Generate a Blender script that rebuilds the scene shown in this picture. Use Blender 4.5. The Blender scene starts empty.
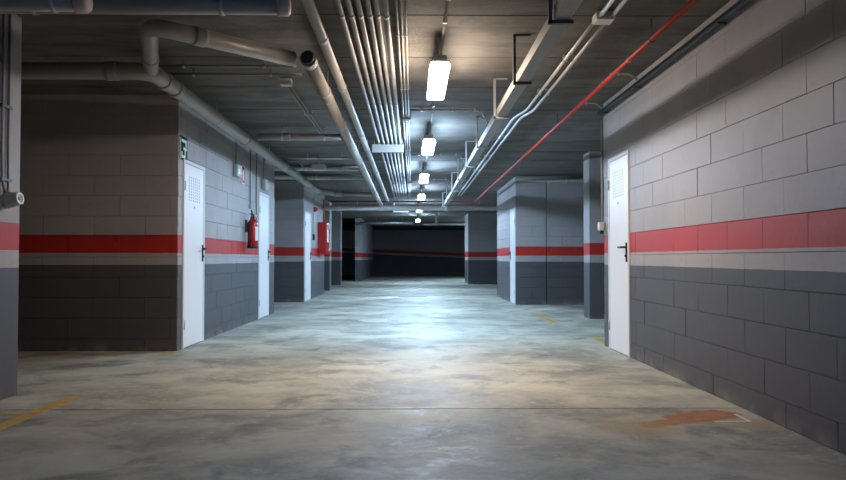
import bpy, math, random
from mathutils import Vector, Euler
random.seed(7)
S = bpy.context.scene
COL = S.collection
PI = math.pi
H = 2.65           # ceiling height
HT = H-.005        # top of the things hung from it
XR, XL = 2.088, -2.42

# ------------------------------------------------------------------ helpers
class MB:
    """collects shapes into one mesh"""
    def __init__(s):
        s.v, s.f, s.sm, s.mi = [], [], [], []
        s.m = 0
    def face(s, idx, smooth=False):
        s.f.append(idx); s.sm.append(smooth); s.mi.append(s.m)
    def box(s, x0, x1, y0, y1, z0, z1, c=0.0):
        if c <= 0:
            b = len(s.v)
            s.v += [(x0,y0,z0),(x1,y0,z0),(x1,y1,z0),(x0,y1,z0),(x0,y0,z1),(x1,y0,z1),(x1,y1,z1),(x0,y1,z1)]
            for q in ((0,3,2,1),(4,5,6,7),(0,1,5,4),(1,2,6,5),(2,3,7,6),(3,0,4,7)):
                s.face([b+i for i in q])
            return s
        # chamfered box: 24 vertices
        import itertools
        X, Y, Z = (x0,x1), (y0,y1), (z0,z1)
        b = len(s.v); ix = {}
        for i,j,k in itertools.product((0,1),(0,1),(0,1)):
            p = [X[i],Y[j],Z[k]]; sg = [1-2*i,1-2*j,1-2*k]
            for a in range(3):     # vertex lying on face of axis a
                q = list(p)
                for d in range(3):
                    if d != a: q[d] += sg[d]*c
                ix[(i,j,k,a)] = len(s.v); s.v.append(tuple(q))
        def key(a, va, o):         # o: dict of the other axes
            t = [0,0,0]; t[a] = va
            for d,vv in o.items(): t[d] = vv
            return tuple(t)
        def quad(l):
            pts = [Vector(s.v[i]) for i in l]
            n = (pts[1]-pts[0]).cross(pts[2]-pts[0])
            ctr = Vector(((x0+x1)/2,(y0+y1)/2,(z0+z1)/2))
            if n.dot(sum(pts, Vector())/len(pts)-ctr) < 0: l = l[::-1]
            s.face(l)
        for a in range(3):
            d1,d2 = [d for d in range(3) if d != a]
            for va in (0,1):
                quad([ix[key(a,va,{d1:p,d2:q})+(a,)] for p,q in ((0,0),(1,0),(1,1),(0,1))])
        for a in range(3):         # edges along axis a
            d1,d2 = [d for d in range(3) if d != a]
            for p in (0,1):
                for q in (0,1):
                    k0, k1 = key(a,0,{d1:p,d2:q}), key(a,1,{d1:p,d2:q})
                    quad([ix[k0+(d1,)], ix[k1+(d1,)], ix[k1+(d2,)], ix[k0+(d2,)]])
        for i,j,k in itertools.product((0,1),(0,1),(0,1)):
            quad([ix[(i,j,k,0)], ix[(i,j,k,1)], ix[(i,j,k,2)]])
        return s
    def tube(s, path, r, seg=16, caps=True):
        pts = [Vector(p) for p in path]
        n = len(pts); rad = r if isinstance(r, (list,tuple)) else [r]*n
        b = len(s.v); prev = None
        for i,p in enumerate(pts):
            if i == 0: t = pts[1]-pts[0]
            elif i == n-1: t = pts[-1]-pts[-2]
            else: t = (pts[i]-pts[i-1]).normalized() + (pts[i+1]-pts[i]).normalized()
            t = t.normalized() if t.length > 1e-9 else prev_t
            prev_t = t
            if prev is None:
                u = Vector((0,0,1)) if abs(t.z) < .9 else Vector((1,0,0))
            else: u = prev
            u = (u - t*u.dot(t)).normalized(); prev = u
            w = t.cross(u)
            for k in range(seg):
                a = 2*PI*k/seg
                s.v.append(tuple(p + (u*math.cos(a)+w*math.sin(a))*rad[i]))
        for i in range(n-1):
            for k in range(seg):
                k2 = (k+1)%seg
                s.face([b+i*seg+k, b+i*seg+k2, b+(i+1)*seg+k2, b+(i+1)*seg+k], True)
        if caps:
            s.face([b+k for k in range(seg)][::-1])
            s.face([b+(n-1)*seg+k for k in range(seg)])
        return s
    def lathe(s, org, axis, prof, seg=20):
        """prof: list of (distance along axis, radius)"""
        o, a = Vector(org), Vector(axis).normalized()
        path = [o+a*d for d,_ in prof]
        u = Vector((0,0,1)) if abs(a.z) < .9 else Vector((1,0,0))
        u = (u-a*u.dot(a)).normalized(); w = a.cross(u)
        b = len(s.v)
        for (d,r),p in zip(prof, path):
            for k in range(seg):
                t = 2*PI*k/seg
                s.v.append(tuple(p+(u*math.cos(t)+w*math.sin(t))*max(r,1e-4)))
        for i in range(len(prof)-1):
            flat = abs(prof[i][0]-prof[i+1][0]) < 1e-6
            for k in range(seg):
                k2 = (k+1)%seg
                s.face([b+i*seg+k, b+i*seg+k2, b+(i+1)*seg+k2, b+(i+1)*seg+k], not flat)
        s.face([b+k for k in range(seg)][::-1])
        s.face([b+(len(prof)-1)*seg+k for k in range(seg)])
        return s
    def prism(s, poly, z0, z1):
        b = len(s.v); n = len(poly)
        s.v += [(x,y,z0) for x,y in poly] + [(x,y,z1) for x,y in poly]
        s.face([b+i for i in range(n)][::-1]); s.face([b+n+i for i in range(n)])
        for i in range(n):
            j = (i+1)%n; s.face([b+i,b+j,b+n+j,b+n+i])
        return s
    def blocks(s, axis, c, sgn, u0, u1, z0, z1, uphase, zjoint=.145, bw=.522, bh=.21, flip=0, d=.007):
        """a face of running-bond blocks; axis 'x': plane x=c, courses run along y. the red course is row 4 from zjoint"""
        k0 = math.floor((z0-zjoint)/bh)
        k = k0
        while zjoint+k*bh < z1-1e-6:
            a, bz = max(z0, zjoint+k*bh), min(z1, zjoint+(k+1)*bh)
            ph = uphase + (bw/2 if (k+flip)%2 else 0)
            j = math.floor((u0-ph)/bw)
            hz0, hz1 = random.uniform(.0012,.0055), random.uniform(.0012,.0055)
            while ph+j*bw < u1-1e-6:
                p, q = max(u0, ph+j*bw), min(u1, ph+(j+1)*bw)
                j += 1
                if q-p < .02 or bz-a < .02: continue
                vz = random.uniform(.0008,.0038)
                o = random.uniform(-.002,.0012)
                tl = [random.uniform(-.001,.001) for _ in range(4)]
                out = [(p,a),(q,a),(q,bz),(p,bz)]
                inn = [(p+vz,a+hz0),(q-vz,a+hz0),(q-vz,bz-hz1),(p+vz,bz-hz1)]
                b = len(s.v)
                for (u,z) in out:
                    s.v.append((c-sgn*d,u,z) if axis == 'x' else (u,c-sgn*d,z))
                for i,(u,z) in enumerate(inn):
                    cc = c+sgn*(o+tl[i])
                    s.v.append((cc,u,z) if axis == 'x' else (u,cc,z))
                fl = (sgn > 0) == (axis == 'x')
                fs = [(4,5,6,7),(0,1,5,4),(1,2,6,5),(2,3,7,6),(3,0,4,7)]
                for q4 in fs:
                    s.face([b+i for i in (q4 if fl else q4[::-1])])
            k += 1
        return s
    def build(s, name, mats, parent=None):
        me = bpy.data.meshes.new(name)
        me.from_pydata(s.v, [], s.f); me.update()
        if not isinstance(mats, (list,tuple)): mats = [mats]
        for m in mats: me.materials.append(m)
        me.polygons.foreach_set('use_smooth', s.sm)
        me.polygons.foreach_set('material_index', s.mi)
        o = bpy.data.objects.new(name, me); COL.objects.link(o)
        if parent is not None: 
            o.parent = parent
            o.matrix_parent_inverse = parent.matrix_world.inverted() if False else o.matrix_parent_inverse
        return o

def arc(path, rad, n=6):
    """round the inner corners of a path"""
    P = [Vector(p) for p in path]; out = [P[0]]
    for i in range(1, len(P)-1):
        a, b, c = P[i-1], P[i], P[i+1]
        r = min(rad, (a-b).length*.45, (c-b).length*.45)
        p, q = b+(a-b).normalized()*r, b+(c-b).normalized()*r
        for k in range(n+1):
            t = k/n
            out.append(p*(1-t)**2 + b*2*t*(1-t) + q*t*t)
    out.append(P[-1]); return out

def tag(o, label, cat, group=None, kind=None):
    o['label'] = label; o['category'] = cat
    if group: o['group'] = group
    if kind: o['kind'] = kind
    return o
def thing(name, label, cat, loc=(0,0,0), group=None, kind=None):
    o = bpy.data.objects.new(name, None); COL.objects.link(o)
    o.location = loc; o.empty_display_size = .1
    return tag(o, label, cat, group, kind)
def dup(root, loc, label):
    r = root.copy(); COL.objects.link(r); r.location = loc; r['label'] = label
    for ch in list(root.children):
        c = ch.copy(); COL.objects.link(c); c.parent = r
        for g in ch.children:
            e = g.copy(); COL.objects.link(e); e.parent = c
    return r
def wpart(mb, name, mat, parent):
    """mesh given in world coordinates, parented to a thing with its own origin"""
    o = mb.build(name, mat, parent)
    o.location = -Vector(parent.location)
    return o

# ------------------------------------------------------------------ materials
def newmat(name):
    m = bpy.data.materials.new(name); m.use_nodes = True
    nt = m.node_tree; b = nt.nodes['Principled BSDF']
    return m, nt, b
def N(nt, t, **kw):
    n = nt.nodes.new(t)
    for k,v in kw.items(): setattr(n, k, v)
    return n
def mix(nt, a, b, fac, mode='MIX'):
    n = N(nt, 'ShaderNodeMix', data_type='RGBA', blend_type=mode)
    for sock, val in ((n.inputs['A'], a), (n.inputs['B'], b), (n.inputs['Factor'], fac)):
        if isinstance(val, bpy.types.NodeSocket): nt.links.new(val, sock)
        elif isinstance(val, (int,float)): sock.default_value = val
        else: sock.default_value = (*val, 1)
    return n.outputs['Result']
def mth(nt, op, a, b=0.0, c=None, clamp=False):
    n = N(nt, 'ShaderNodeMath', operation=op, use_clamp=clamp)
    for i,val in enumerate((a,b,c)):
        if val is None: continue
        if isinstance(val, bpy.types.NodeSocket): nt.links.new(val, n.inputs[i])
        else: n.inputs[i].default_value = val
    return n.outputs[0]
def noise(nt, vec, scale, detail=4, rough=.55, dist=0.0):
    n = N(nt, 'ShaderNodeTexNoise'); n.inputs['Scale'].default_value = scale
    n.inputs['Detail'].default_value = detail; n.inputs['Roughness'].default_value = rough
    n.inputs['Distortion'].default_value = dist
    if vec is not None: nt.links.new(vec, n.inputs['Vector'])
    return n.outputs['Fac']
def mapr(nt, v, a, b, c=0.0, d=1.0):
    n = N(nt, 'ShaderNodeMapRange', clamp=True)
    nt.links.new(v, n.inputs['Value'])
    for k,x in zip(('From Min','From Max','To Min','To Max'), (a,b,c,d)): n.inputs[k].default_value = x
    return n.outputs['Result']
def bump(nt, bsdf, h, strength=.3, dist=.01):
    n = N(nt, 'ShaderNodeBump'); n.inputs['Strength'].default_value = strength; n.inputs['Distance'].default_value = dist
    nt.links.new(h, n.inputs['Height']); nt.links.new(n.outputs['Normal'], bsdf.inputs['Normal'])
def objco(nt):
    return N(nt, 'ShaderNodeTexCoord').outputs['Object']

def plain(name, col, rough=.5, metal=0.0, var=.12, scale=12.0, bmp=0.0):
    m, nt, b = newmat(name)
    co = objco(nt)
    n = noise(nt, co, scale, 4)
    dark = tuple(c*(1-var) for c in col); lite = tuple(min(1,c*(1+var)) for c in col)
    nt.links.new(mix(nt, dark, lite, n), b.inputs['Base Color'])
    b.inputs['Roughness'].default_value = rough; b.inputs['Metallic'].default_value = metal
    if bmp: bump(nt, b, noise(nt, co, scale*6, 3), bmp, .004)
    return m

UPPER = (.355,.330,.327); RED = (.44,.027,.020); LOW = (.088,.085,.091)
def banded(name, fine=1.0, rough=.55, slope=0.0, lift=0.0):
    m, nt, b = newmat(name)
    co = objco(nt)
    sep = N(nt, 'ShaderNodeSeparateXYZ'); nt.links.new(co, sep.inputs[0])
    wob = mth(nt, 'MULTIPLY_ADD', noise(nt, co, 6, 2), .008, -.004)
    z = mth(nt, 'ADD', sep.outputs['Z'], wob)
    if slope: z = mth(nt, 'ADD', z, mth(nt, 'MULTIPLY_ADD', sep.outputs['X'], slope, lift))
    a = mth(nt, 'GREATER_THAN', z, .885); r0 = mth(nt, 'GREATER_THAN', z, 1.007); r1 = mth(nt, 'GREATER_THAN', z, 1.195)
    col = mix(nt, LOW, UPPER, a)
    col = mix(nt, col, RED, r0)
    col = mix(nt, col, UPPER, r1)
    big = mapr(nt, noise(nt, co, 1.1, 4), .3, .7, .86, 1.10)
    col = mix(nt, col, mix(nt, (0,0,0), (1,1,1), big), 1.0, 'MULTIPLY')
    grime = mapr(nt, noise(nt, co, 9, 6, .65), .58, .75, 0, .25)
    col = mix(nt, col, (.16,.145,.13), grime)
    # dust along the foot of the wall
    dust = mth(nt, 'MULTIPLY', mapr(nt, sep.outputs['Z'], .10, .0, 0, 1), mapr(nt, noise(nt, co, 5, 4), .4, .65, 0, .5))
    col = mix(nt, col, (.33,.30,.25), dust)
    nt.links.new(col, b.inputs['Base Color'])
    b.inputs['Roughness'].default_value = rough; b.inputs['Specular IOR Level'].default_value = .3
    bump(nt, b, mth(nt, 'ADD', noise(nt, co, 130, 3, .6), mth(nt, 'MULTIPLY', noise(nt, co, 22, 4), 1.3)), .28*fine, .004)
    return m
M = {}
M['block'] = banded('painted_block', 1.0, .5)
M['ramp'] = banded('painted_concrete_ramp', .45, .5, .042, -.22)   # bands follow the sloping ramp
M['render'] = banded('painted_concrete', .45, .5)

# floor: polished, worn concrete
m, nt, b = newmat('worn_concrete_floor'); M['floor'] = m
co = objco(nt)
n1 = noise(nt, co, 1.0, 7, .66, .3); n2 = noise(nt, co, 3.4, 7, .68, .4); n3 = noise(nt, co, 12, 6, .72)
col = mix(nt, (.235,.236,.200), (.49,.475,.375), mapr(nt, n1, .38, .62))
col = mix(nt, col, (.55,.52,.41), mapr(nt, n2, .50, .72, 0, .75))
col = mix(nt, col, (.165,.166,.150), mapr(nt, noise(nt, co, 1.9, 7, .66, .5),   .52, .66, 0, .85))
col = mix(nt, col, (.62,.59,.53), mapr(nt, n3, .56, .70, 0, .6))
col = mix(nt, col, (.36,.25,.155), mapr(nt, noise(nt, co, .9, 4, .6, .3), .60, .74, 0, .45))
# the slab before the saw cut is toned a little darker and cooler
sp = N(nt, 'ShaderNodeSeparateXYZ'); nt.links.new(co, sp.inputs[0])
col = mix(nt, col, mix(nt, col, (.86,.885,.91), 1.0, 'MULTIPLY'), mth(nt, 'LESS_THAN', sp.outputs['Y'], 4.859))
# rust stain near the wall
def spot(c, r):
    v = N(nt, 'ShaderNodeVectorMath', operation='DISTANCE'); nt.links.new(co, v.inputs[0]); v.inputs[1].default_value = c
    return mth(nt, 'DIVIDE', v.outputs['Value'], r)
dmin = spot((1.86,4.66,0), .17)
for c, r in (((1.69,4.58,0),.17), ((1.60,4.52,0),.13), ((1.47,4.44,0),.10), ((1.36,4.38,0),.08)):
    dmin = mth(nt, 'MINIMUM', dmin, spot(c, r))
dmin = mth(nt, 'ADD', dmin, mth(nt, 'MULTIPLY_ADD', noise(nt, co, 9, 5, .65), 1.5, -.75))
rust = mapr(nt, dmin, 1.02, .72, 0, .95)
rc = mix(nt, (.24,.065,.02), (.46,.16,.05), mapr(nt, noise(nt, co, 14, 5, .7), .38, .62))
col = mix(nt, col, rc, mth(nt, 'MULTIPLY', rust, mapr(nt, noise(nt, co, 7, 4), .36, .6, .75, 1.0)))
d2 = mth(nt, 'MINIMUM', spot((1.30,4.34,0), .35), spot((1.93,4.40,0), .20))
d2 = mth(nt, 'ADD', d2, mth(nt, 'MULTIPLY_ADD', noise(nt, co, 5, 5, .65), 1.6, -.8))
col = mix(nt, col, (.36,.24,.11), mapr(nt, d2, 1.0, .3, 0, .55))
nt.links.new(col, b.inputs['Base Color'])
rg = mapr(nt, mth(nt, 'ADD', mth(nt, 'MULTIPLY', n2, .6), mth(nt, 'MULTIPLY', n3, .4)), .35, .65, .46, .70)
b.inputs['Specular IOR Level'].default_value = .2
nt.links.new(rg, b.inputs['Roughness'])
bump(nt, b, mth(nt, 'ADD', noise(nt, co, 30, 5, .6), noise(nt, co, 3, 4)), .10, .006)

# ceiling: board-marked raw concrete
m, nt, b = newmat('raw_concrete_ceiling'); M['ceiling'] = m
co = objco(nt)
mp = N(nt, 'ShaderNodeMapping'); nt.links.new(co, mp.inputs[0]); mp.inputs['Scale'].default_value = (.8, 2.6, 1)
st = noise(nt, mp.outputs[0], 1.4, 6, .65)
col = mix(nt, (.068,.063,.055), (.145,.134,.117), mapr(nt, st, .36, .64))
col = mix(nt, col, (.21,.195,.172), mapr(nt, noise(nt, co, 1.6, 6, .65), .56, .74, 0, .7))
col = mix(nt, col, (.055,.052,.05), mapr(nt, noise(nt, co, 2.7, 5, .6), .60, .76, 0, .7))
nt.links.new(col, b.inputs['Base Color']); b.inputs['Roughness'].default_value = .8
bump(nt, b, mth(nt, 'ADD', st, noise(nt, co, 40, 4)), .35, .01)

M['pvc'] = plain('grey_plastic_pipe', (.34,.325,.30), .38, 0, .10, 5)
M['pvc_cap'] = plain('pale_pink_plastic_cap', (.70,.56,.54), .45)
M['pvc_plug'] = plain('dark_plastic_plug', (.05,.055,.06), .5)
M['conduit'] = plain('grey_conduit', (.27,.265,.255), .45, .1, .08, 6)
M['palepipe'] = plain('pale_plastic_pipe', (.60,.60,.59), .35)
M['galv'] = plain('galvanised_steel', (.52,.53,.54), .38, .6, .12, 9)
M['tray'] = plain('dull_galvanised_tray', (.24,.24,.235), .5, .2, .12, 9)
M['bright'] = plain('bright_steel_conduit', (.60,.60,.59), .32, .3, .08, 9)
M['darkmetal'] = plain('dark_steel_bracket', (.09,.10,.11), .5, .4)
M['blackpipe'] = plain('black_pipe', (.022,.022,.024), .5)
M['redpipe'] = plain('red_painted_pipe', (.50,.045,.035), .4)
M['cream'] = plain('cream_sheet_steel', (.34,.325,.295), .45)
M['door'] = plain('white_door_paint', (.80,.785,.785), .4, 0, .02, 3)
M['frame'] = plain('white_door_frame', (.72,.71,.71), .45, 0, .03, 3)
M['slot'] = plain('dark_slot', (.36,.36,.37), .7)
M['black'] = plain('black_plastic', (.012,.012,.013), .35)
M['redgloss'] = plain('red_gloss_enamel', (.42,.012,.012), .25, 0, .05)
M['label'] = plain('white_paper_label', (.72,.70,.62), .6)
M['greyplastic'] = plain('grey_plastic_box', (.42,.44,.45), .45)
M['whiteplastic'] = plain('white_plastic_box', (.66,.66,.64), .4)
M['green'] = plain('green_sign', (.008,.055,.028), .9)
M['green'].node_tree.nodes['Principled BSDF'].inputs['Specular IOR Level'].default_value = .1
M['signwhite'] = plain('white_sign_print', (.75,.78,.74), .4)
M['yellow'] = plain('worn_yellow_paint', (.46,.30,.07), .6, 0, .45, 14)
M['whitepaint'] = plain('white_floor_paint', (.62,.61,.56), .6, 0, .15, 20)
M['iron'] = plain('cast_iron', (.06,.06,.06), .5, .4)
M['patch'] = plain('pale_mortar', (.52,.51,.44), .7, 0, .2, 14, .3)
M['housing'] = plain('light_grey_housing', (.50,.50,.49), .5)
M['bulb'] = plain('frosted_lens', (.80,.74,.66), .2)

def emit(name, col, s):
    m, nt, b = newmat(name)
    b.inputs['Base Color'].default_value = (.8,.8,.8,1)
    b.inputs['Emission Color'].default_value = (*col,1); b.inputs['Emission Strength'].default_value = s
    b.inputs['Roughness'].default_value = .4
    return m
LW, LC = (1.0,.80,.63), (.49,.72,1.0)
P = 120.0
M['lamp_warm'] = emit('warm_tube_diffuser', LW, P)
M['lamp_cool'] = emit('cool_tube_diffuser', LC, P*2.0)
M['lamp_dim'] = emit('cool_tube_diffuser_weak', (.15,.44,1.0), P*.19)
M['lamp_aisle'] = emit('cool_tube_diffuser_strong', LC, P*1.3)

# ------------------------------------------------------------------ the setting
def struct(mb, name, mats, label, cat):
    return tag(mb.build(name, mats), label, cat, None, 'structure')
Y0, Y1 = -6.0, 50.0
mb = MB()
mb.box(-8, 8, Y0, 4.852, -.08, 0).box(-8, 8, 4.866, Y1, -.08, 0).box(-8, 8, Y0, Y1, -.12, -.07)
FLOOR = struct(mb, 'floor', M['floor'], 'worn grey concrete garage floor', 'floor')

mb = MB(); y = Y0; mb.box(-8, 8, Y0, Y1, H+.012, H+.03)
k = 0
while y < Y1:
    y2 = y+1.13
    d = random.uniform(0, .004)
    b0 = len(mb.v); c = .014
    mb.v += [(-8,y,H+.013),(8,y,H+.013),(8,y2,H+.013),(-8,y2,H+.013),(-8,y+c,H-d),(8,y+c,H-d),(8,y2-c,H-d),(-8,y2-c,H-d)]
    for q in ((4,7,6,5),(0,4,5,1),(2,6,7,3)): mb.face([b0+i for i in q])
    y = y2
struct(mb, 'ceiling', M['ceiling'], 'raw board-marked concrete ceiling slab', 'ceiling')

RPH = 4.011        # block phase, right wall red course
D = .010
def boxwall(name, label, x0, x1, y0, y1, faces, yph=RPH, xph=-2.493+.261, mat='block', zj=.145, flip=0):
    """wall body with running-bond faces; faces: any of '+x','-x','+y','-y'"""
    mb = MB(); d = .007
    mb.box(x0+(d if '-x' in faces else 0), x1-(d if '+x' in faces else 0),
           y0+(d if '-y' in faces else 0), y1-(d if '+y' in faces else 0), 0, H)
    if '+x' in faces: mb.blocks('x', x1, 1, y0, y1, 0, H, yph, zj, flip=flip)
    if '-x' in faces: mb.blocks('x', x0, -1, y0, y1, 0, H, yph, zj, flip=flip)
    if '+y' in faces: mb.blocks('y', y1, 1, x0, x1, 0, H, xph, zj, flip=flip)
    if '-y' in faces: mb.blocks('y', y0, -1, x0, x1, 0, H, xph, zj, flip=flip)
    return struct(mb, name, M[mat], label, 'wall')
boxwall('wall_right', 'long painted block wall with a red band beside the camera', XR, XR+.25, Y0, 8.32, ('-x','+y'))
boxwall('wall_left', 'near painted block wall end carrying the grey socket', -3.03, -2.760, Y0, 5.40, (), mat='render')
boxwall('wall_left', 'block wall facing the camera and side with the fire extinguisher', -8, XL, 7.91, 13.40, ('+x','-y','+y'), zj=.127, xph=-2.493)
boxwall('wall_left', 'painted block wall holding the red hose cabinet', -8, -2.38, 16.70, 20.64, ('+x','-y','+y'), zj=.127)
boxwall('wall_left', 'pale blue lit wall end at the dark opening', -2.43, -2.18, 32.2, 42, ('+x','-y'), mat='render')
boxwall('wall_right', 'block wall of the store room standing out into the aisle', 2.12, 2.75, 15.73, 19.2, ('-x','-y','+y'))
boxwall('wall_right', 'smooth block wall bay beside the store room corner', 2.765, 8, 15.73, 19.2, ('-y',), xph=2.3)
boxwall('wall_right', 'painted wall behind the store room at the far end', 2.07, 8, 28.5, 30.4, ('-y',), mat='render')
boxwall('wall_back', 'block wall closing the aisle behind the camera', -8, 8, Y0-.2, Y0, ('+y',))
for nm, lb, x0, x1 in (('wall_left','dark outer wall closing the parking bays',-8.2,-8), ('wall_right','dark outer wall behind the store rooms',8,8.2)):
    mb = MB(); mb.box(x0, x1, Y0, Y1, 0, H); struct(mb, nm, M['render'], lb, 'wall')
mb = MB(); mb.box(-8, 8, 46, 46.2, 0, H)
struct(mb, 'wall_far', M['ramp'], 'dark far wall of the ramp at the end of the aisle', 'wall')

def column(label, x0, x1, y0, y1):
    mb = MB(); mb.box(x0, x1, y0, y1, 0, H, .008)
    return tag(mb.build('column', M['render']), label, 'column', None, 'structure')
column('square painted column past the white door in the long block wall', 2.79, 3.25, 12.05, 12.45)
column('dark painted column just behind the red hose cabinet', -2.95, -2.45, 22.6, 23.1)
column('slim painted column before the dark side aisle', -3.05, -2.58, 27.4, 27.9)

# painted lines on the floor (parts of the floor)
def line(p, q, w, name='painted_line', mat='yellow'):
    p, q = Vector((*p,0)), Vector((*q,0)); d = (q-p).normalized(); n = Vector((-d.y,d.x,0))*w/2
    mb = MB(); mb.prism([(p-n)[:2], (q-n)[:2], (q+n)[:2], (p+n)[:2]], 0.0, .0015)
    return mb.build(name, M[mat], FLOOR)
line((-2.325,5.32), (-2.325,.5), .095)
line((-2.37,4.73), (-2.76,4.73), .05)
line((-2.39,7.89), (-2.47,7.60), .09)
line((2.10,11.3), (2.10,13.4), .10)
line((2.19,8.55), (2.19,9.3), .09)
MB_ = MB(); 
MB_.box(1.76,1.97,4.445,4.465,0,.002).box(1.955,1.975,4.46,4.66,0,.002)
MB_.build('painted_corner_mark', M['whitepaint'], FLOOR)

# doors ---------------------------------------------------------------
def door(name, label, xw, sgn, y0, y1, hinge_far, vent=True, top=2.0):
    """door in a wall plane x=xw facing sgn; y0 near edge, y1 far edge"""
    t = thing(name, label, 'door', (xw, (y0+y1)/2, 0), None, 'structure')
    def X(a, b): 
        p, q = xw+sgn*a, xw+sgn*b
        return (min(p,q), max(p,q))
    f = MB(); fw = .035
    for ya, yb, za, zb in ((y0,y0+fw,0,top),(y1-fw,y1,0,top),(y0+fw,y1-fw,top-fw,top)):
        f.box(*X(-.02,.014), ya, yb, za, zb, .002)
    wpart(f, 'frame', M['frame'], t)
    l = MB(); l.box(*X(-.02,.008), y0+fw+.003, y1-fw-.003, .008, top-fw-.003, .002)
    leaf = wpart(l, 'leaf', M['door'], t)
    w = y1-y0
    if vent:
        v = MB()
        for c in range(6):
            yc = y0+w*(.26+.48*c/5)
            for r in range(9):
                zc = top-.17-r*.031
                v.box(*X(.006,.0092), yc-.010, yc+.010, zc-.009, zc+.009)
        v.box(*X(.006,.0094), y0+w*.5-.022, y0+w*.5+.022, top-.50, top-.475)
        wpart(v, 'vent_slots', M['slot'], t)
    hy = y0+.075 if hinge_far else y1-.075
    dr = 1 if hinge_far else -1
    h = MB(); h.box(*X(.008,.018), hy-.021, hy+.021, .915, 1.105, .003)
    h.tube(arc([(xw+sgn*.01,hy,1.06),(xw+sgn*.06,hy,1.06),(xw+sgn*.06,hy+dr*.13,1.06)], .02), .0105, 10)
    hd = wpart(h, 'door_handle', M['black'], t)
    lk = MB(); lk.lathe((xw+sgn*.016,hy,.975), (sgn,0,0), [(0,.013),(.012,.013),(.014,.010)], 12)
    ky = lk.build('lock_cylinder', M['black'], hd)
    yh = y1-.03 if hinge_far else y0+.03
    for z in (.25, 1.72): wpart(MB().tube([(xw+sgn*.018,yh,z-.05),(xw+sgn*.018,yh,z+.05)], .007, 8), 'hinge', M['galv'], t)
    return t
door('door_1', 'white vented steel door in the long block wall', XR, -1, 7.33, 8.09, True)
door('door_2', 'white vented steel door under the green exit sign', XL, 1, 8.07, 8.88, False)
door('door_3', 'narrow white door beyond the fire extinguisher', XL, 1, 12.03, 12.86, False, False)
door('door_4', 'white door at the corner of the hose cabinet wall', -2.38, 1, 16.86, 17.80, False)
door('door_5', 'white door on the side of the projecting store room', 2.12, -1, 15.80, 16.55, False, False)

# ------------------------------------------------------------------ lamps
LZ = 2.395
def lamp_meshes(mat):
    h = MB()
    h.prism([(-.055,-.61),(.055,-.61),(.068,-.59),(.068,.59),(.055,.61),(-.055,.61),(-.068,.59),(-.068,-.59)], .034, .052)
    h.prism([(-.05,-.60),(.05,-.60),(.05,.60),(-.05,.60)], .052, .085)
    d = MB()
    lo = [(-.055,-.61),(.055,-.61),(.074,-.58),(.074,.58),(.055,.61),(-.055,.61),(-.074,.58),(-.074,-.58)]
    hi = [(x*.90,y*.985) for x,y in lo]
    b = len(d.v); d.v += [(x,y,0) for x,y in lo]+[(x*1.03,y*1.005,.012) for x,y in lo]+[(x,y,.034) for x,y in hi]
    d.face(list(range(8))[::-1]); 
    for L in (0,8):
        for i in range(8):
            j = (i+1)%8; d.face([L+i,L+j,L+8+j,L+8+i])
    return h, d
LG = 'fluorescent lights along the aisle ceiling'
def lamp(y, label, mat):
    t = thing('fluorescent_light', label, 'ceiling light', (.205, y, LZ), LG)
    h,d = lamp_meshes(mat)
    h.build('housing', M['housing'], t); d.build('diffuser', M[mat], t)
    for yy in (-.5,.5): MB().tube([(0,yy,.085),(0,yy,HT-LZ)], .006, 8).build('suspension_rod', M['galv'], t)
    for sx in (-1,1):
        for yy in (-.4,0,.4): MB().box(sx*.071-.004, sx*.071+.004, yy-.02, yy+.02, .024, .054, .002).build('clip', M['galv'], t)
    return t
lamp(6.32, 'fluorescent ceiling light nearest the camera, the largest and warmest glowing one', 'lamp_warm')
q = lamp(10.05, 'second fluorescent ceiling light from the camera, glowing white', 'lamp_cool')
dup(q, (.205,14.0,LZ), 'third fluorescent ceiling light from the camera, above the dark floor cover')
dup(q, (.205,18.3,LZ), 'fourth fluorescent ceiling light, just before the crossing red pipe')
dup(q, (.205,23.0,LZ), 'fifth fluorescent ceiling light, just past the crossing grey pipe')
dup(q, (.205,29.6,LZ), 'farthest and smallest fluorescent ceiling light before the dark opening')
q = lamp(34.2, 'fluorescent light of the side aisle hidden behind the far wall block', 'lamp_aisle'); q.location.x = 3.1; q['group'] = 'side aisle lights'
dup(q, (5.4,33.2,LZ), 'second fluorescent light of the side aisle hidden behind the far wall block')
lamp(2.5, 'weak fluorescent ceiling light directly overhead, out of the picture', 'lamp_dim')

# ------------------------------------------------------------------ pipes
def pipe_thing(name, label, cat, org, group=None): return thing(name, label, cat, org, group)
def coupling(parent, p, axis, r, ln=.09, mat='pvc'):
    a = Vector(axis).normalized(); p = Vector(p)
    mb = MB(); mb.lathe(p-a*ln/2, a, [(0,r),(.0,r*1.12),(ln*.3,r*1.14),(ln*.5,r*1.10),(ln*.7,r*1.14),(ln,r*1.12),(ln,r)], 18)
    return wpart(mb, 'coupling', M[mat], parent)
def clamp_at(parent, p, r, axis=(0,1,0), mat='galv'):
    a = Vector(axis).normalized(); p = Vector(p)
    mb = MB(); mb.lathe(p-a*.012, a, [(0,r*1.02),(0,r+.006),(.024,r+.006),(.024,r*1.02)], 16)
    mb.tube([p+Vector((0,0,r)), Vector((p.x,p.y,HT))], .005, 8)
    return wpart(mb, 'pipe_clamp', M[mat], parent)

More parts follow.
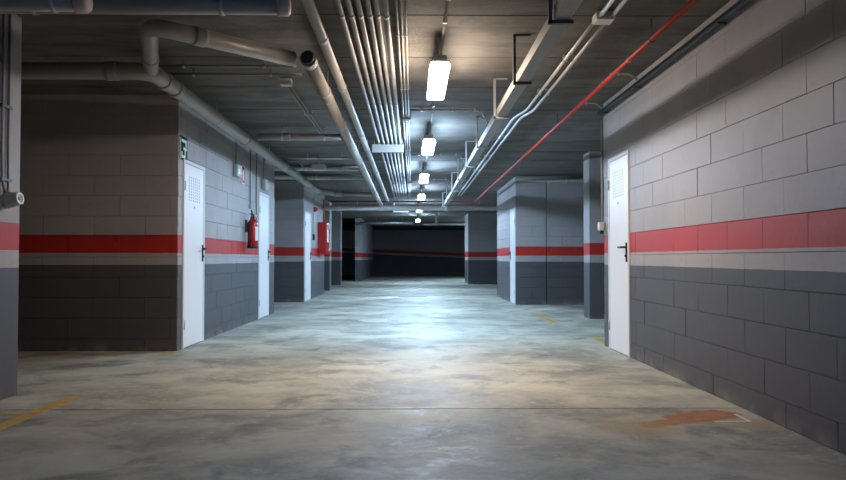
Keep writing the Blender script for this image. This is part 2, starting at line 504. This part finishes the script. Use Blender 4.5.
# big drain along the left wall
A = pipe_thing('drain_pipe', 'thick grey drain pipe running along above the extinguisher wall', 'pipe', (-2.1,6.1,2.45))
r = .069
run = arc([(-7.9,6.12,2.45),(-2.1,6.12,2.45),(-2.1,16.95,2.45),(-1.7,17.0,2.40)], .16, 8)
wpart(MB().tube(run, r, 20), 'pipe_run', M['pvc'], A)
for yy in (6.45, 6.75, 9.6, 12.6, 15.6): coupling(A, (-2.1,yy,2.45), (0,1,0), r)
for xx in (-2.4, -4.0): coupling(A, (xx,6.12,2.45), (1,0,0), r)
for yy in (8.2, 11.2, 14.2): clamp_at(A, (-2.1,yy,2.45), r)
bq = arc([(-.875,5.535,2.40),(-1.64,4.74,2.40),(-2.06,6.02,2.44)], .16, 8)
wpart(MB().tube(bq, .055, 18), 'branch_pipe', M['pvc'], A)
dv = Vector((-.83,.80,0))
coupling(A, (-1.40,4.99,2.40), (-.765,-.795,0), .055); coupling(A, (-1.94,5.65,2.43), (-.42,1.28,.04), .055)
coupling(A, (-1.66,17.0,2.395), (1,0,0), .066, .16)
wpart(MB().tube([(-1.58,17.0,2.39),(-.92,17.0,2.38)], .05, 18), 'cross_pipe', M['pvc'], A)

B = pipe_thing('drain_pipe', 'bright grey pipe with a dark plugged end facing the camera', 'pipe', (-.76,5.7,2.4))
r = .052
wpart(MB().tube([(-.76,5.52,2.40),(-.86,20.50,2.40)], r, 20), 'pipe_run', M['pvc'], B)
coupling(B, (-.76,5.58,2.40), (0,1,0), r, .12)
wpart(MB().lathe((-.76,5.485,2.40), (0,1,0), [(0,.030),(0,.045),(.035,.047)], 16), 'end_plug', M['pvc_plug'], B)
for yy in (6.6, 10.0, 13.8, 17.6): coupling(B, (-.76-.1*(yy-5.52)/15,yy,2.40), (0,1,0), r)
for yy in (6.9, 8.3, 11.3, 15.3): clamp_at(B, (-.76-.1*(yy-5.52)/15,yy,2.40), r)

Cc = pipe_thing('drain_pipe', 'thinner grey pipe beside the plugged pipe, next to the conduits', 'pipe', (-.62,0,2.5))
wpart(MB().tube([(-.62,-2,2.5),(-.67,20.50,2.5)], .038, 18), 'pipe_run', M['pvc'], Cc)
for yy in (5.35, 9.5, 13.5, 17.5): coupling(Cc, (-.62-.05*(yy+2)/22.5,yy,2.5), (0,1,0), .038, .07)
for yy in (6.9, 10.9, 14.9): clamp_at(Cc, (-.62-.05*(yy+2)/22.5,yy,2.5), .038)

T = pipe_thing('crossing_pipe', 'pale grey pipe crossing the aisle below the crossing red pipe', 'pipe', (0,20.64,2.32))
wpart(MB().tube([(-6.5,20.72,2.32),(2.9,20.72,2.32)], .07, 20), 'pipe_run', M['palepipe'], T)
for xx in (-.86, .92, -2.0): coupling(T, (xx,20.72,2.32), (1,0,0), .07, .12, 'palepipe')
for xx in (-1.5, 1.8): clamp_at(T, (xx,20.72,2.32), .065, (1,0,0))

for xa, xb, yy, zz, lb in ((-2.7,-.72,4.46,2.43,'grey pipe with a pinkish cap hanging above the plugged pipe'),
                       (-2.73,-1.78,4.2,2.36,'long grey pipe with a pinkish cap over the near wall end')):
    E = pipe_thing('capped_pipe', lb, 'pipe', (xb,yy,zz))
    wpart(MB().tube([(xa,yy,zz),(xb-.05,yy,zz)], .052, 18), 'pipe_run', M['pvc'], E)
    wpart(MB().lathe((xb-.07,yy,zz), (1,0,0), [(0,.052),(0,.060),(.055,.060),(.07,.05),(.072,.02)], 18), 'end_cap', M['pvc_cap'], E)
    for f in (.25,.8): clamp_at(E, (xa+(xb-xa)*f if xa>-3 else xb-1.6*f,yy,zz), .052, (1,0,0))

# cross pipes over the left side
def xpipe(label, xa, xb, y, z, r, mat='pvc', cp=(), name='cross_pipe', ya=None):
    t = thing(name, label, 'pipe', ((xa+xb)/2, y, z))
    wpart(MB().tube([(xa,y,z),(xb,y if ya is None else ya,z)], r, 14), 'pipe_run', M[mat], t)
    for c in cp: coupling(t, (c,y,z), (1,0,0), r, .08)
    for c in (xa+.3*(xb-xa), xa+.8*(xb-xa)): clamp_at(t, (c,y,z), r, (1,0,0))
    return t
xpipe('thin dark conduit crossing the ceiling behind the branch pipe', -2.38, -1.0, 6.55, 2.60, .012, 'conduit', name='cross_conduit')
xpipe('second thin dark conduit crossing just past its twin', -2.38, -1.0, 6.85, 2.60, .012, 'conduit', name='cross_conduit')
xpipe('grey pipe crossing the ceiling before the fire extinguisher', -1.98, -.92, 9.75, 2.50, .045, cp=(-1.6,))
xpipe('grey pipe crossing the ceiling over the narrow white door', -6, -.92, 13.85, 2.585, .05, cp=(-2.6,-1.3))
xpipe('grey pipe crossing the ceiling before the hose cabinet wall', -6, -.92, 15.4, 2.585, .05, cp=(-1.6,))
xpipe('thin pipe crossing the ceiling at the valve', -2.0, -.92, 12.2, 2.55, .018, 'galv')
xpipe('grey pipe crossing the ceiling above the cabinet', -2.3, -.92, 18.7, 2.54, .045, cp=(-1.2,))
xpipe('pale pipe crossing the ceiling far off before the dark opening', -2.15, .02, 31.5, 2.42, .05, 'galv')
xpipe('grey pipe crossing over the dark opening', -2.15, 6, 35.6, 2.55, .06)
xpipe('dark pipe along the top of the store room wall', 2.15, 5.5, 15.62, 2.56, .045, 'pvc')

# valve on the thin crossing pipe
V = thing('pipe_valve', 'small grey valve box hanging among the pipes over the side wall', 'valve', (-1.55,12.6,2.3))
mb = MB(); mb.box(-1.66,-1.44,12.52,12.68,2.40,2.50,.015); wpart(mb, 'valve_body', M['greyplastic'], V)
mb = MB(); mb.tube([(-1.55,12.6,2.50),(-1.55,12.6,HT)], .012, 10); wpart(mb, 'stem', M['galv'], V)
mb = MB(); mb.tube(arc([(-1.66,12.6,2.45),(-1.8,12.6,2.45),(-1.88,12.6,2.56),(-2.36,12.6,2.56)], .05), .014, 10); wpart(mb, 'hose', M['conduit'], V)

# conduit bundle
BG = 'grey conduits in the ceiling bundle'
ords = ['outermost conduit of the six, nearest the grey pipes', 'second conduit of the six from the grey pipes', 'third conduit of the six from the grey pipes',
        'third conduit of the six from the lights', 'second conduit of the six from the lights', 'innermost conduit of the six, nearest the lights']
for i,(x, rr) in enumerate(((-.478,.019),(-.412,.019),(-.350,.019),(-.288,.018),(-.236,.018),(-.178,.022))):
    t = thing('conduit', ords[i], 'conduit', (x,0,2.585), BG)
    wpart(MB().tube([(x,-3,2.585),(x,20.55,2.585)], rr, 12), 'conduit_run', M['conduit'], t)
    for yy in (5.1, 8.0, 13.0, 16.5):
        mb = MB(); mb.lathe((x,yy-.03,2.585),(0,1,0),[(0,rr),(0,rr+.003),(.06,rr+.003),(.06,rr)],12); wpart(mb,'sleeve',M['conduit'],t)
ords = ['thin cable tube nearest the conduit bundle', 'middle of the three thin cable tubes', 'thin cable tube nearest the ceiling lights']
for i,x in enumerate((-.108,-.078,-.048)):
    t = thing('cable_tube', ords[i], 'conduit', (x,0,2.60), 'thin cable tubes beside the conduit bundle')
    wpart(MB().tube([(x,-3,2.60),(x,20.55,2.60)], .009, 10), 'tube_run', M['conduit'], t)
    for yy in (5.6,7.4,9.2,11.9,13.7): wpart(MB().box(x-.012,x+.012,yy-.01,yy+.01,2.588,HT), 'tube_clip', M['galv'], t)
t = thing('support_channel', 'cream steel channel carrying the conduit bundle across the aisle', 'support channel', (-.33,10.7,2.5))
mb = MB(); mb.box(-.570,-.125,10.66,10.74,2.435,2.545,.004); wpart(mb, 'channel', M['cream'], t)
for x in (-.535,-.145): wpart(MB().tube([(x,10.7,2.545),(x,10.7,HT)], .006, 8), 'hanger_rod', M['galv'], t)
for x0,x1,yy,lb in ((-.125,-.02,8.85,'small white bracket holding the thin cable tubes near the first light'),
                    (-.125,-.0,16.3,'small white bracket holding the thin cable tubes at the third light')):
    t = thing('tube_bracket', lb, 'bracket', ((x0+x1)/2,yy,2.57))
    mb = MB(); mb.box(x0,x1,yy-.02,yy+.02,2.560,2.588,.002); wpart(mb,'bar',M['cream'],t)
    mb = MB(); mb.tube([(x1-.008,yy,2.588),(x1-.008,yy,HT)], .005, 8); wpart(mb,'rod',M['galv'],t)

# conduits from the bundle to the tray
for yy, lb in ((8.6,'thin white conduit crossing from bundle to tray after the first light'), (12.3,'thin white conduit crossing from bundle to tray after the second light'),
               (16.2,'thin white conduit crossing from bundle to tray after the third light')):
    t = thing('cross_conduit', lb, 'conduit', (.4,yy,2.62))
    wpart(MB().tube(arc([(-.02,yy,2.625),(.76,yy,2.625),(.845,yy,2.50),(.845,yy,LZ)],.05), .010, 10), 'conduit_run', M['cream'], t)
    for x in (.1,.45,.7): wpart(MB().box(x-.01,x+.01,yy-.014,yy+.014,2.612,HT),'conduit_clip',M['galv'],t)
t = thing('lamp_conduit', 'thin conduit on the ceiling above the row of lights', 'conduit', (.205,6,2.63))
wpart(MB().tube([(.228,-3,2.633),(.228,29,2.633)], .010, 10), 'conduit_run', M['conduit'], t)
for yy in (4.9,5.4,8.4,11.2,12.6): wpart(MB().box(.213,.243,yy-.012,yy+.012,2.622,HT),'conduit_clip',M['galv'],t)
# ceiling conduit pair, left
t = thing('conduit_pair', 'twin ceiling conduits ending in a small box behind the branch pipe', 'conduit', (-1.1,7.2,2.6))
for x in (-1.18,-1.22): wpart(MB().tube([(x,7.25,2.615),(x-.01,10.5,2.615)], .010, 8),'conduit_run',M['conduit'],t)
mb = MB(); mb.box(-1.25,-1.14,7.15,7.25,2.58,2.64,.006); wpart(mb,'box',M['whiteplastic'],t)
for yy in (8.8,10.2): wpart(MB().box(-1.25,-1.16,yy,yy+.03,2.605,HT),'conduit_clip',M['galv'],t)

# cable tray
t = thing('cable_tray', 'long galvanised cable tray hung from brackets beside the lights', 'cable tray', (.845,0,2.29))
x0,x1,z0,z1 = .79,.88,2.285,2.355
mb = MB(); mb.box(x0,x1,-3,20.3,z0,z0+.004); mb.box(x0,x0+.004,-3,20.3,z0+.004,z1); mb.box(x1-.004,x1,-3,20.3,z0+.004,z1)
mb.box(x0,x0+.014,-3,20.3,z1,z1+.003); mb.box(x1-.014,x1,-3,20.3,z1,z1+.003)
wpart(mb,'trough',M['tray'],t)
for i in range(5): wpart(MB().tube([(.806+.016*i,-3,z0+.014),(.806+.016*i,20.3,z0+.014)], .008, 8),'cable',M['black'],t)
for i, yy in enumerate((2.8,4.25,5.75,7.15,9.1,11.0,12.9,15.0,17.3,19.6)):
    mb = MB(); w = .014
    mb.box(x0-.03,x0-.03+.02,yy-w,yy+w,z0-.02,HT)
    mb.box(x0-.03,x1+.02,yy-w,yy+w,z0-.02,z0)
    mb.box(x0-.03,x0+.10,yy-w,yy+w,HT-.012,HT)
    wpart(mb,'hanger_bracket',M['darkmetal'] if i < 3 else M['galv'],t)

# conduits right of the tray, with junction box
for x, lb, jog in ((1.265,'bright steel conduit running from the ceiling junction box, nearer the tray', 1), (1.345,'bright steel conduit running from the ceiling junction box, nearer the red pipe', 1)):
    t = thing('steel_conduit', lb, 'conduit', (x,0,2.60), 'steel conduits from the junction box')
    wpart(MB().tube(arc([(x,5.30,2.60),(x,8.5,2.60),(x-.08,8.9,2.60),(x-.08,20,2.60)],.15), .0145, 12), 'conduit_run', M['bright'], t)
    wpart(MB().tube([(x+.01,-3,2.60),(x+.01,5.12,2.60)], .0145, 12), 'feed_run', M['bright'], t)
    for yy in (3.5,6.3,7.6): wpart(MB().box(x-.018,x+.018,yy-.012,yy+.012,2.583,HT),'conduit_clip',M['galv'],t)
    for yy in (10.5,12.5,14.5): wpart(MB().box(x-.098,x-.062,yy-.012,yy+.012,2.583,HT),'conduit_clip',M['galv'],t)
t = thing('junction_box', 'pale square junction box on the ceiling joining two steel conduits', 'junction box', (1.31,5.21,2.57))
mb = MB(); mb.box(1.245,1.375,5.13,5.27,2.58,2.63,.006); wpart(mb,'box',M['whiteplastic'],t)
mb = MB(); mb.box(1.25,1.37,5.135,5.265,2.573,2.58,.002); wpart(mb,'lid',M['whiteplastic'],t)

# red sprinkler pipe
t = thing('sprinkler_pipe', 'red sprinkler pipe along the aisle turning across it to the hose cabinet', 'pipe', (1.69,0,2.5))
wpart(MB().tube(arc([(1.69,-3,2.5),(1.69,20.85,2.5),(-2.27,20.85,2.5)],.08,6), .019, 14), 'pipe_run', M['redpipe'], t)
wpart(MB().tube(arc([(-2.27,20.85,2.49),(-2.27,19.50,2.44),(-2.27,19.50,1.865)],.06,6), .02, 12), 'drop_pipe', M['redpipe'], t)
for yy in (5.9,9.6,13.0,16.5): coupling(t,(1.69,yy,2.5),(0,1,0),.019,.06,'redpipe')
for yy in (5.35,8.9,12.2): clamp_at(t,(1.69,yy,2.5),.019,(0,1,0),'darkmetal')

# black pipe along the top of the right wall
t = thing('wall_conduit', 'black pipe running along the top of the long block wall', 'pipe', (2.045,0,2.535))
wpart(MB().tube([(2.045,-3,2.535),(2.045,8.32,2.535)], .026, 14), 'pipe_run', M['blackpipe'], t)
for yy in (1.2,3.1,5.0,6.9,8.1): wpart(MB().box(2.015,2.077,yy-.012,yy+.012,2.502,2.512),'pipe_clip',M['blackpipe'],t)
t = thing('wall_conduit', 'pale vertical conduit with a small box at the corner past the white vented door', 'conduit', (2.06,8.3,1.2))
wpart(MB().tube([(2.062,8.29,1.34),(2.062,8.29,2.50)], .011, 10), 'conduit_run', M['cream'], t)
mb = MB(); mb.box(2.02,2.078,8.25,8.33,1.255,1.345,.005); wpart(mb,'switch_box',M['whiteplastic'],t)
mb = MB(); mb.box(2.03,2.07,8.255,8.32,1.215,1.253,.004); wpart(mb,'connector',M['black'],t)
for yy, lb in ((6.9,'short white conduit stub from ceiling to the black wall pipe'), (8.2,'second short white conduit stub at the end of the black wall pipe')):
    t = thing('conduit_stub', lb, 'conduit', (1.9,yy,2.63))
    wpart(MB().tube(arc([(1.80,yy,2.63),(1.98,yy,2.63),(2.045,yy,2.575)],.04), .010, 10), 'conduit_run', M['cream'], t)
    mb = MB(); mb.box(1.86,1.88,yy-.012,yy+.012,2.617,HT); wpart(mb,'conduit_clip',M['galv'],t)

for x,yy,lb in ((1.10,12.8,'small round ceiling sensor beside the cable tray at the second light'),(1.09,17.8,'small round ceiling sensor beside the cable tray at the fourth light')):
    t = thing('ceiling_sensor', lb, 'sensor', (x,yy,HT), 'ceiling sensors')
    MB().lathe((0,0,0),(0,0,-1),[(0,.055),(.018,.055),(.022,.045)],20).build('base',M['whiteplastic'],t)
    MB().lathe((0,0,-.022),(0,0,-1),[(0,.040),(.022,.032),(.030,.015)],20).build('dome',M['cream'],t)

# bits far down the aisle
t = thing('tray_bracket', 'pale L-shaped bracket hanging past the crossing grey pipe', 'bracket', (-.4,23.5,LZ))
mb = MB(); mb.box(-.60,-.12,23.45,23.55,2.37,2.41); mb.box(-.60,-.55,23.45,23.55,2.41,HT); wpart(mb,'arm',M['palepipe'],t)
t = thing('tray_bracket', 'pale bent bracket hanging beside the farthest light', 'bracket', (.6,28.5,2.3))
mb = MB(); mb.box(.42,.90,28.0,28.1,2.17,2.23); mb.box(.84,.90,28.0,28.1,2.23,HT); wpart(mb,'arm',M['palepipe'],t)

# ------------------------------------------------------------------ wall fittings
# fire extinguisher on the left wall
ex, ey, ez = XL+.105, 11.1, 1.11
t = thing('fire_extinguisher', 'red fire extinguisher hung on the wall between two white doors', 'fire extinguisher', (ex,ey,ez))
MB().lathe((0,0,0),(0,0,1),[(0,.072),(.02,.075),(.33,.075),(.37,.066),(.40,.045),(.415,.026),(.43,.026)],24).build('cylinder',M['redgloss'],t)
MB().lathe((0,0,-.015),(0,0,1),[(0,.074),(.0,.079),(.05,.079),(.05,.076)],24).build('base_ring',M['black'],t)
mb = MB(); mb.lathe((0,0,.43),(0,0,1),[(0,.022),(.05,.022),(.055,.014)],14); mb.box(-.016,.016,-.10,.02,.475,.490,.004)
mb.tube([(0,0,.47),(0,-.06,.515),(0,-.11,.525)],.009,8)
mb.build('valve',M['black'],t)
MB().lathe((.03,.0,.455),(1,0,0),[(0,.018),(.018,.018)],14).build('gauge',M['label'],t)
mb = MB(); mb.tube(arc([(0,-.02,.455),(.0,-.10,.44),(-.02,-.105,.30),(-.01,-.10,.06)],.05),.011,10); mb.lathe((-.01,-.10,.06),(0,0,-1),[(0,.012),(.07,.017)],10)
mb.build('hose',M['black'],t)
# paper label wrapping the front of the cylinder
mb = MB(); b0 = 0
angs = [math.radians(a) for a in range(-50,71,10)]
for a in angs:
    for z in (.10,.30): mb.v.append((.0765*math.cos(a), .0765*math.sin(a), z))
for i in range(len(angs)-1): mb.face([2*i,2*i+2,2*i+3,2*i+1],True)
mb.build('label',M['label'],t)
mb = MB(); mb.box(-.1065,-.074,-.03,.03,.22,.40); mb.build('wall_bracket',M['darkmetal'],t)
# sign above it
t = thing('extinguisher_sign', 'small red sign with a pale border above the fire extinguisher', 'sign', (XL+.004,10.9,2.14))
mb = MB(); mb.box(-.003,.003,-.11,.11,-.13,.13); mb.build('panel',M['redgloss'],t)
mb = MB()
for a in ((-.11,.11,-.13,-.115),(-.11,.11,.115,.13),(-.11,-.095,-.115,.115),(.095,.11,-.115,.115)): mb.box(.003,.005,*a)
mb.build('border',M['signwhite'],t)
mb = MB(); mb.box(.003,.005,-.03,.03,-.08,.04); mb.box(.003,.005,-.012,.012,.04,.07); mb.build('pictogram',M['signwhite'],t)
# emergency lights
for yy,zz,lb in ((10.42,2.14,'grey emergency light on the wall before the red sign'),(12.35,2.14,'grey emergency light on the wall above the narrow white door')):
    t = thing('emergency_light', lb, 'wall light', (XL+.002,yy,zz), 'wall emergency lights')
    mb = MB(); mb.box(0,.07,-.12,.12,-.085,.085,.012); mb.build('housing',M['greyplastic'],t)
    mb = MB(); mb.box(.055,.085,-.075,.075,-.06,.02,.012); mb.build('lens',M['bulb'],t)
    mb = MB(); mb.tube([(.012,0,.07),(.012,0,HT-zz)],.009,8); mb.build('conduit',M['conduit'],t)
for yy,zz,lb in ((11.35,1.75,'thin vertical conduit on the wall just above the extinguisher'),(11.80,1.3,'thin vertical conduit on the wall along the narrow white door')):
    t = thing('wall_conduit', lb, 'conduit', (XL+.012,yy,zz))
    wpart(MB().tube([(XL+.013,yy,zz),(XL+.013,yy,HT)],.009,8),'conduit_run',M['conduit'],t)
    mb = MB(); mb.box(XL,XL+.04,yy-.03,yy+.03,zz-.06,zz,.004); wpart(mb,'end_box',M['greyplastic'],t)
# exit sign
t = thing('exit_sign', 'green and white emergency exit sign above the vented door corner', 'sign', (XL+.004,8.07,2.11))
mb = MB(); mb.box(-.003,.003,-.125,.125,-.125,.125); mb.build('panel',M['green'],t)
mb = MB()
for (a0,a1,c0,c1) in ((-.125,-.112,-.125,.10),(-.080,.095,.062,.092),(.060,.095,.020,.062),(-.015,.105,-.018,.012),(-.080,-.050,-.075,-.04),(.030,.060,-.075,-.018),(-.080,.060,-.104,-.075)):
    mb.box(.003,.005,a0,a1,c0,c1)
mb.build('pictogram',M['signwhite'],t)
# hose cabinet
t = thing('hose_cabinet', 'tall red fire hose cabinet fixed to the far block wall', 'cabinet', (-2.37,19.45,1.06))
mb = MB(); mb.box(0,.20,-.30,.30,0,.80,.006); mb.build('body',M['redgloss'],t)
mb = MB(); mb.box(.20,.215,-.29,.29,.01,.79,.004); dr = mb.build('door',M['redgloss'],t)
mb = MB(); mb.box(.215,.240,.20,.24,.08,.16,.004); mb.build('handle',M['whiteplastic'],dr)
mb = MB(); mb.box(.215,.217,-.16,.16,.30,.62); mb.build('window',M['label'],dr)
# call point & siren
t = thing('fire_siren', 'small red siren high on the wall before the hose cabinet', 'siren', (-2.384,18.42,2.13))
mb = MB(); mb.box(0,.05,-.06,.06,-.06,.06,.008); mb.build('base',M['redgloss'],t)
MB().lathe((.05,0,0),(1,0,0),[(0,.05),(.03,.045),(.045,.02)],16).build('horn',M['redgloss'],t)
mb = MB(); mb.tube([(.012,0,.06),(.012,0,HT-2.13)],.009,8); mb.build('conduit',M['conduit'],t)
t = thing('call_point', 'small black push button box on a conduit below the red siren', 'switch', (-2.384,18.25,1.46))
mb = MB(); mb.box(0,.05,-.05,.05,-.07,.07,.006); mb.build('box',M['black'],t)
mb = MB(); mb.tube([(.012,0,.07),(.012,0,.58)],.008,8); mb.build('conduit',M['conduit'],t)
MB().lathe((.05,0,0),(1,0,0),[(0,.025),(.008,.022)],14).build('button',M['redgloss'],t)
# industrial socket on the near left wall
t = thing('industrial_socket', 'grey round industrial socket with a white face on the near wall end', 'socket', (-2.758,5.17,1.345))
mb = MB(); mb.box(0,.02,-.055,.055,-.06,.06,.006); mb.build('back_plate',M['greyplastic'],t)
MB().lathe((.02,0,-.005),(.96,-.1,.12),[(0,.052),(.03,.054),(.07,.047),(.10,.042),(.102,.036)],22).build('body',M['greyplastic'],t)
MB().lathe((.115,-.010,.007),(.96,-.1,.12),[(0,.041),(.012,.041),(.012,.030),(.004,.028)],22).build('face',M['whiteplastic'],t)
MB().lathe((.117,-.010,.007),(.96,-.1,.12),[(0,.012),(.010,.012)],12).build('pin',M['black'],t)
for dy,tz in ((-.035,.30),(.045,.30)):
    MB().tube(arc([(.030,dy*.3,.045),(.016,dy,.12),(.012,dy,tz),(.012,dy,HT-1.345)],.05),.0095,10).build('conduit',M['conduit'],t)
for z in (.125,.62): MB().box(0,.026,-.06,.07,z,z+.02).build('conduit_clip',M['darkmetal'],t)

# floor covers
for (x,y,w,l,mt,lb) in ((-.12,11.75,.62,.42,'patch','square cast iron cover set in a pale mortar patch nearer the camera'),(0.0,19.0,.7,.5,'iron','smaller looking iron floor cover farther down the aisle')):
    t = thing('floor_cover', lb, 'floor cover', (x,y,0))
    mb = MB(); mb.prism([(-w*.95,-l*.75),(w*.7,-l*.95),(w*1.15,l*.2),(w*.6,l*1.05),(-w*.7,l*.9),(-w*1.2,.1)],0,.002); mb.build('mortar_patch',M['patch'],t)
    mb = MB()
    for a in ((-w/2,w/2,-l/2,-l/2+.03),(-w/2,w/2,l/2-.03,l/2),(-w/2,-w/2+.03,-l/2+.03,l/2-.03),(w/2-.03,w/2,-l/2+.03,l/2-.03)): mb.box(*a,.002,.005)
    mb.build('frame',M['galv' if mt == 'patch' else 'iron'],t)
    mb = MB(); mb.box(-w/2+.035,w/2-.035,-l/2+.035,l/2-.035,.002,.004)
    mb.build('lid',M[mt],t)
    for i in (-1,1): MB().box(i*.16-.05,i*.16+.05,-l*.34,-l*.34+.09,.004,.0055).build('grip_slot',M['black'],t)

# ------------------------------------------------------------------ camera, world, view
cam = bpy.data.cameras.new('camera'); co_ = bpy.data.objects.new('camera', cam); COL.objects.link(co_)
cam.sensor_width = 36; cam.lens = 36*765/846; cam.clip_start = .05
co_.location = (0,0,.95)
co_.rotation_euler = (math.radians(90+1.385), 0, math.radians(-.77))
S.camera = co_
w = bpy.data.worlds.new('world'); S.world = w; w.use_nodes = True
w.node_tree.nodes['Background'].inputs[0].default_value = (.02,.025,.03,1)
w.node_tree.nodes['Background'].inputs[1].default_value = .1
S.view_settings.view_transform = 'Standard'; S.view_settings.look = 'None'
S.view_settings.exposure = 0.10; S.view_settings.gamma = 1.0; S.view_settings.use_curve_mapping = False
S.cycles.max_bounces = 10; S.cycles.diffuse_bounces = 6; S.cycles.use_denoising = True
S.cycles.sample_clamp_indirect = 10
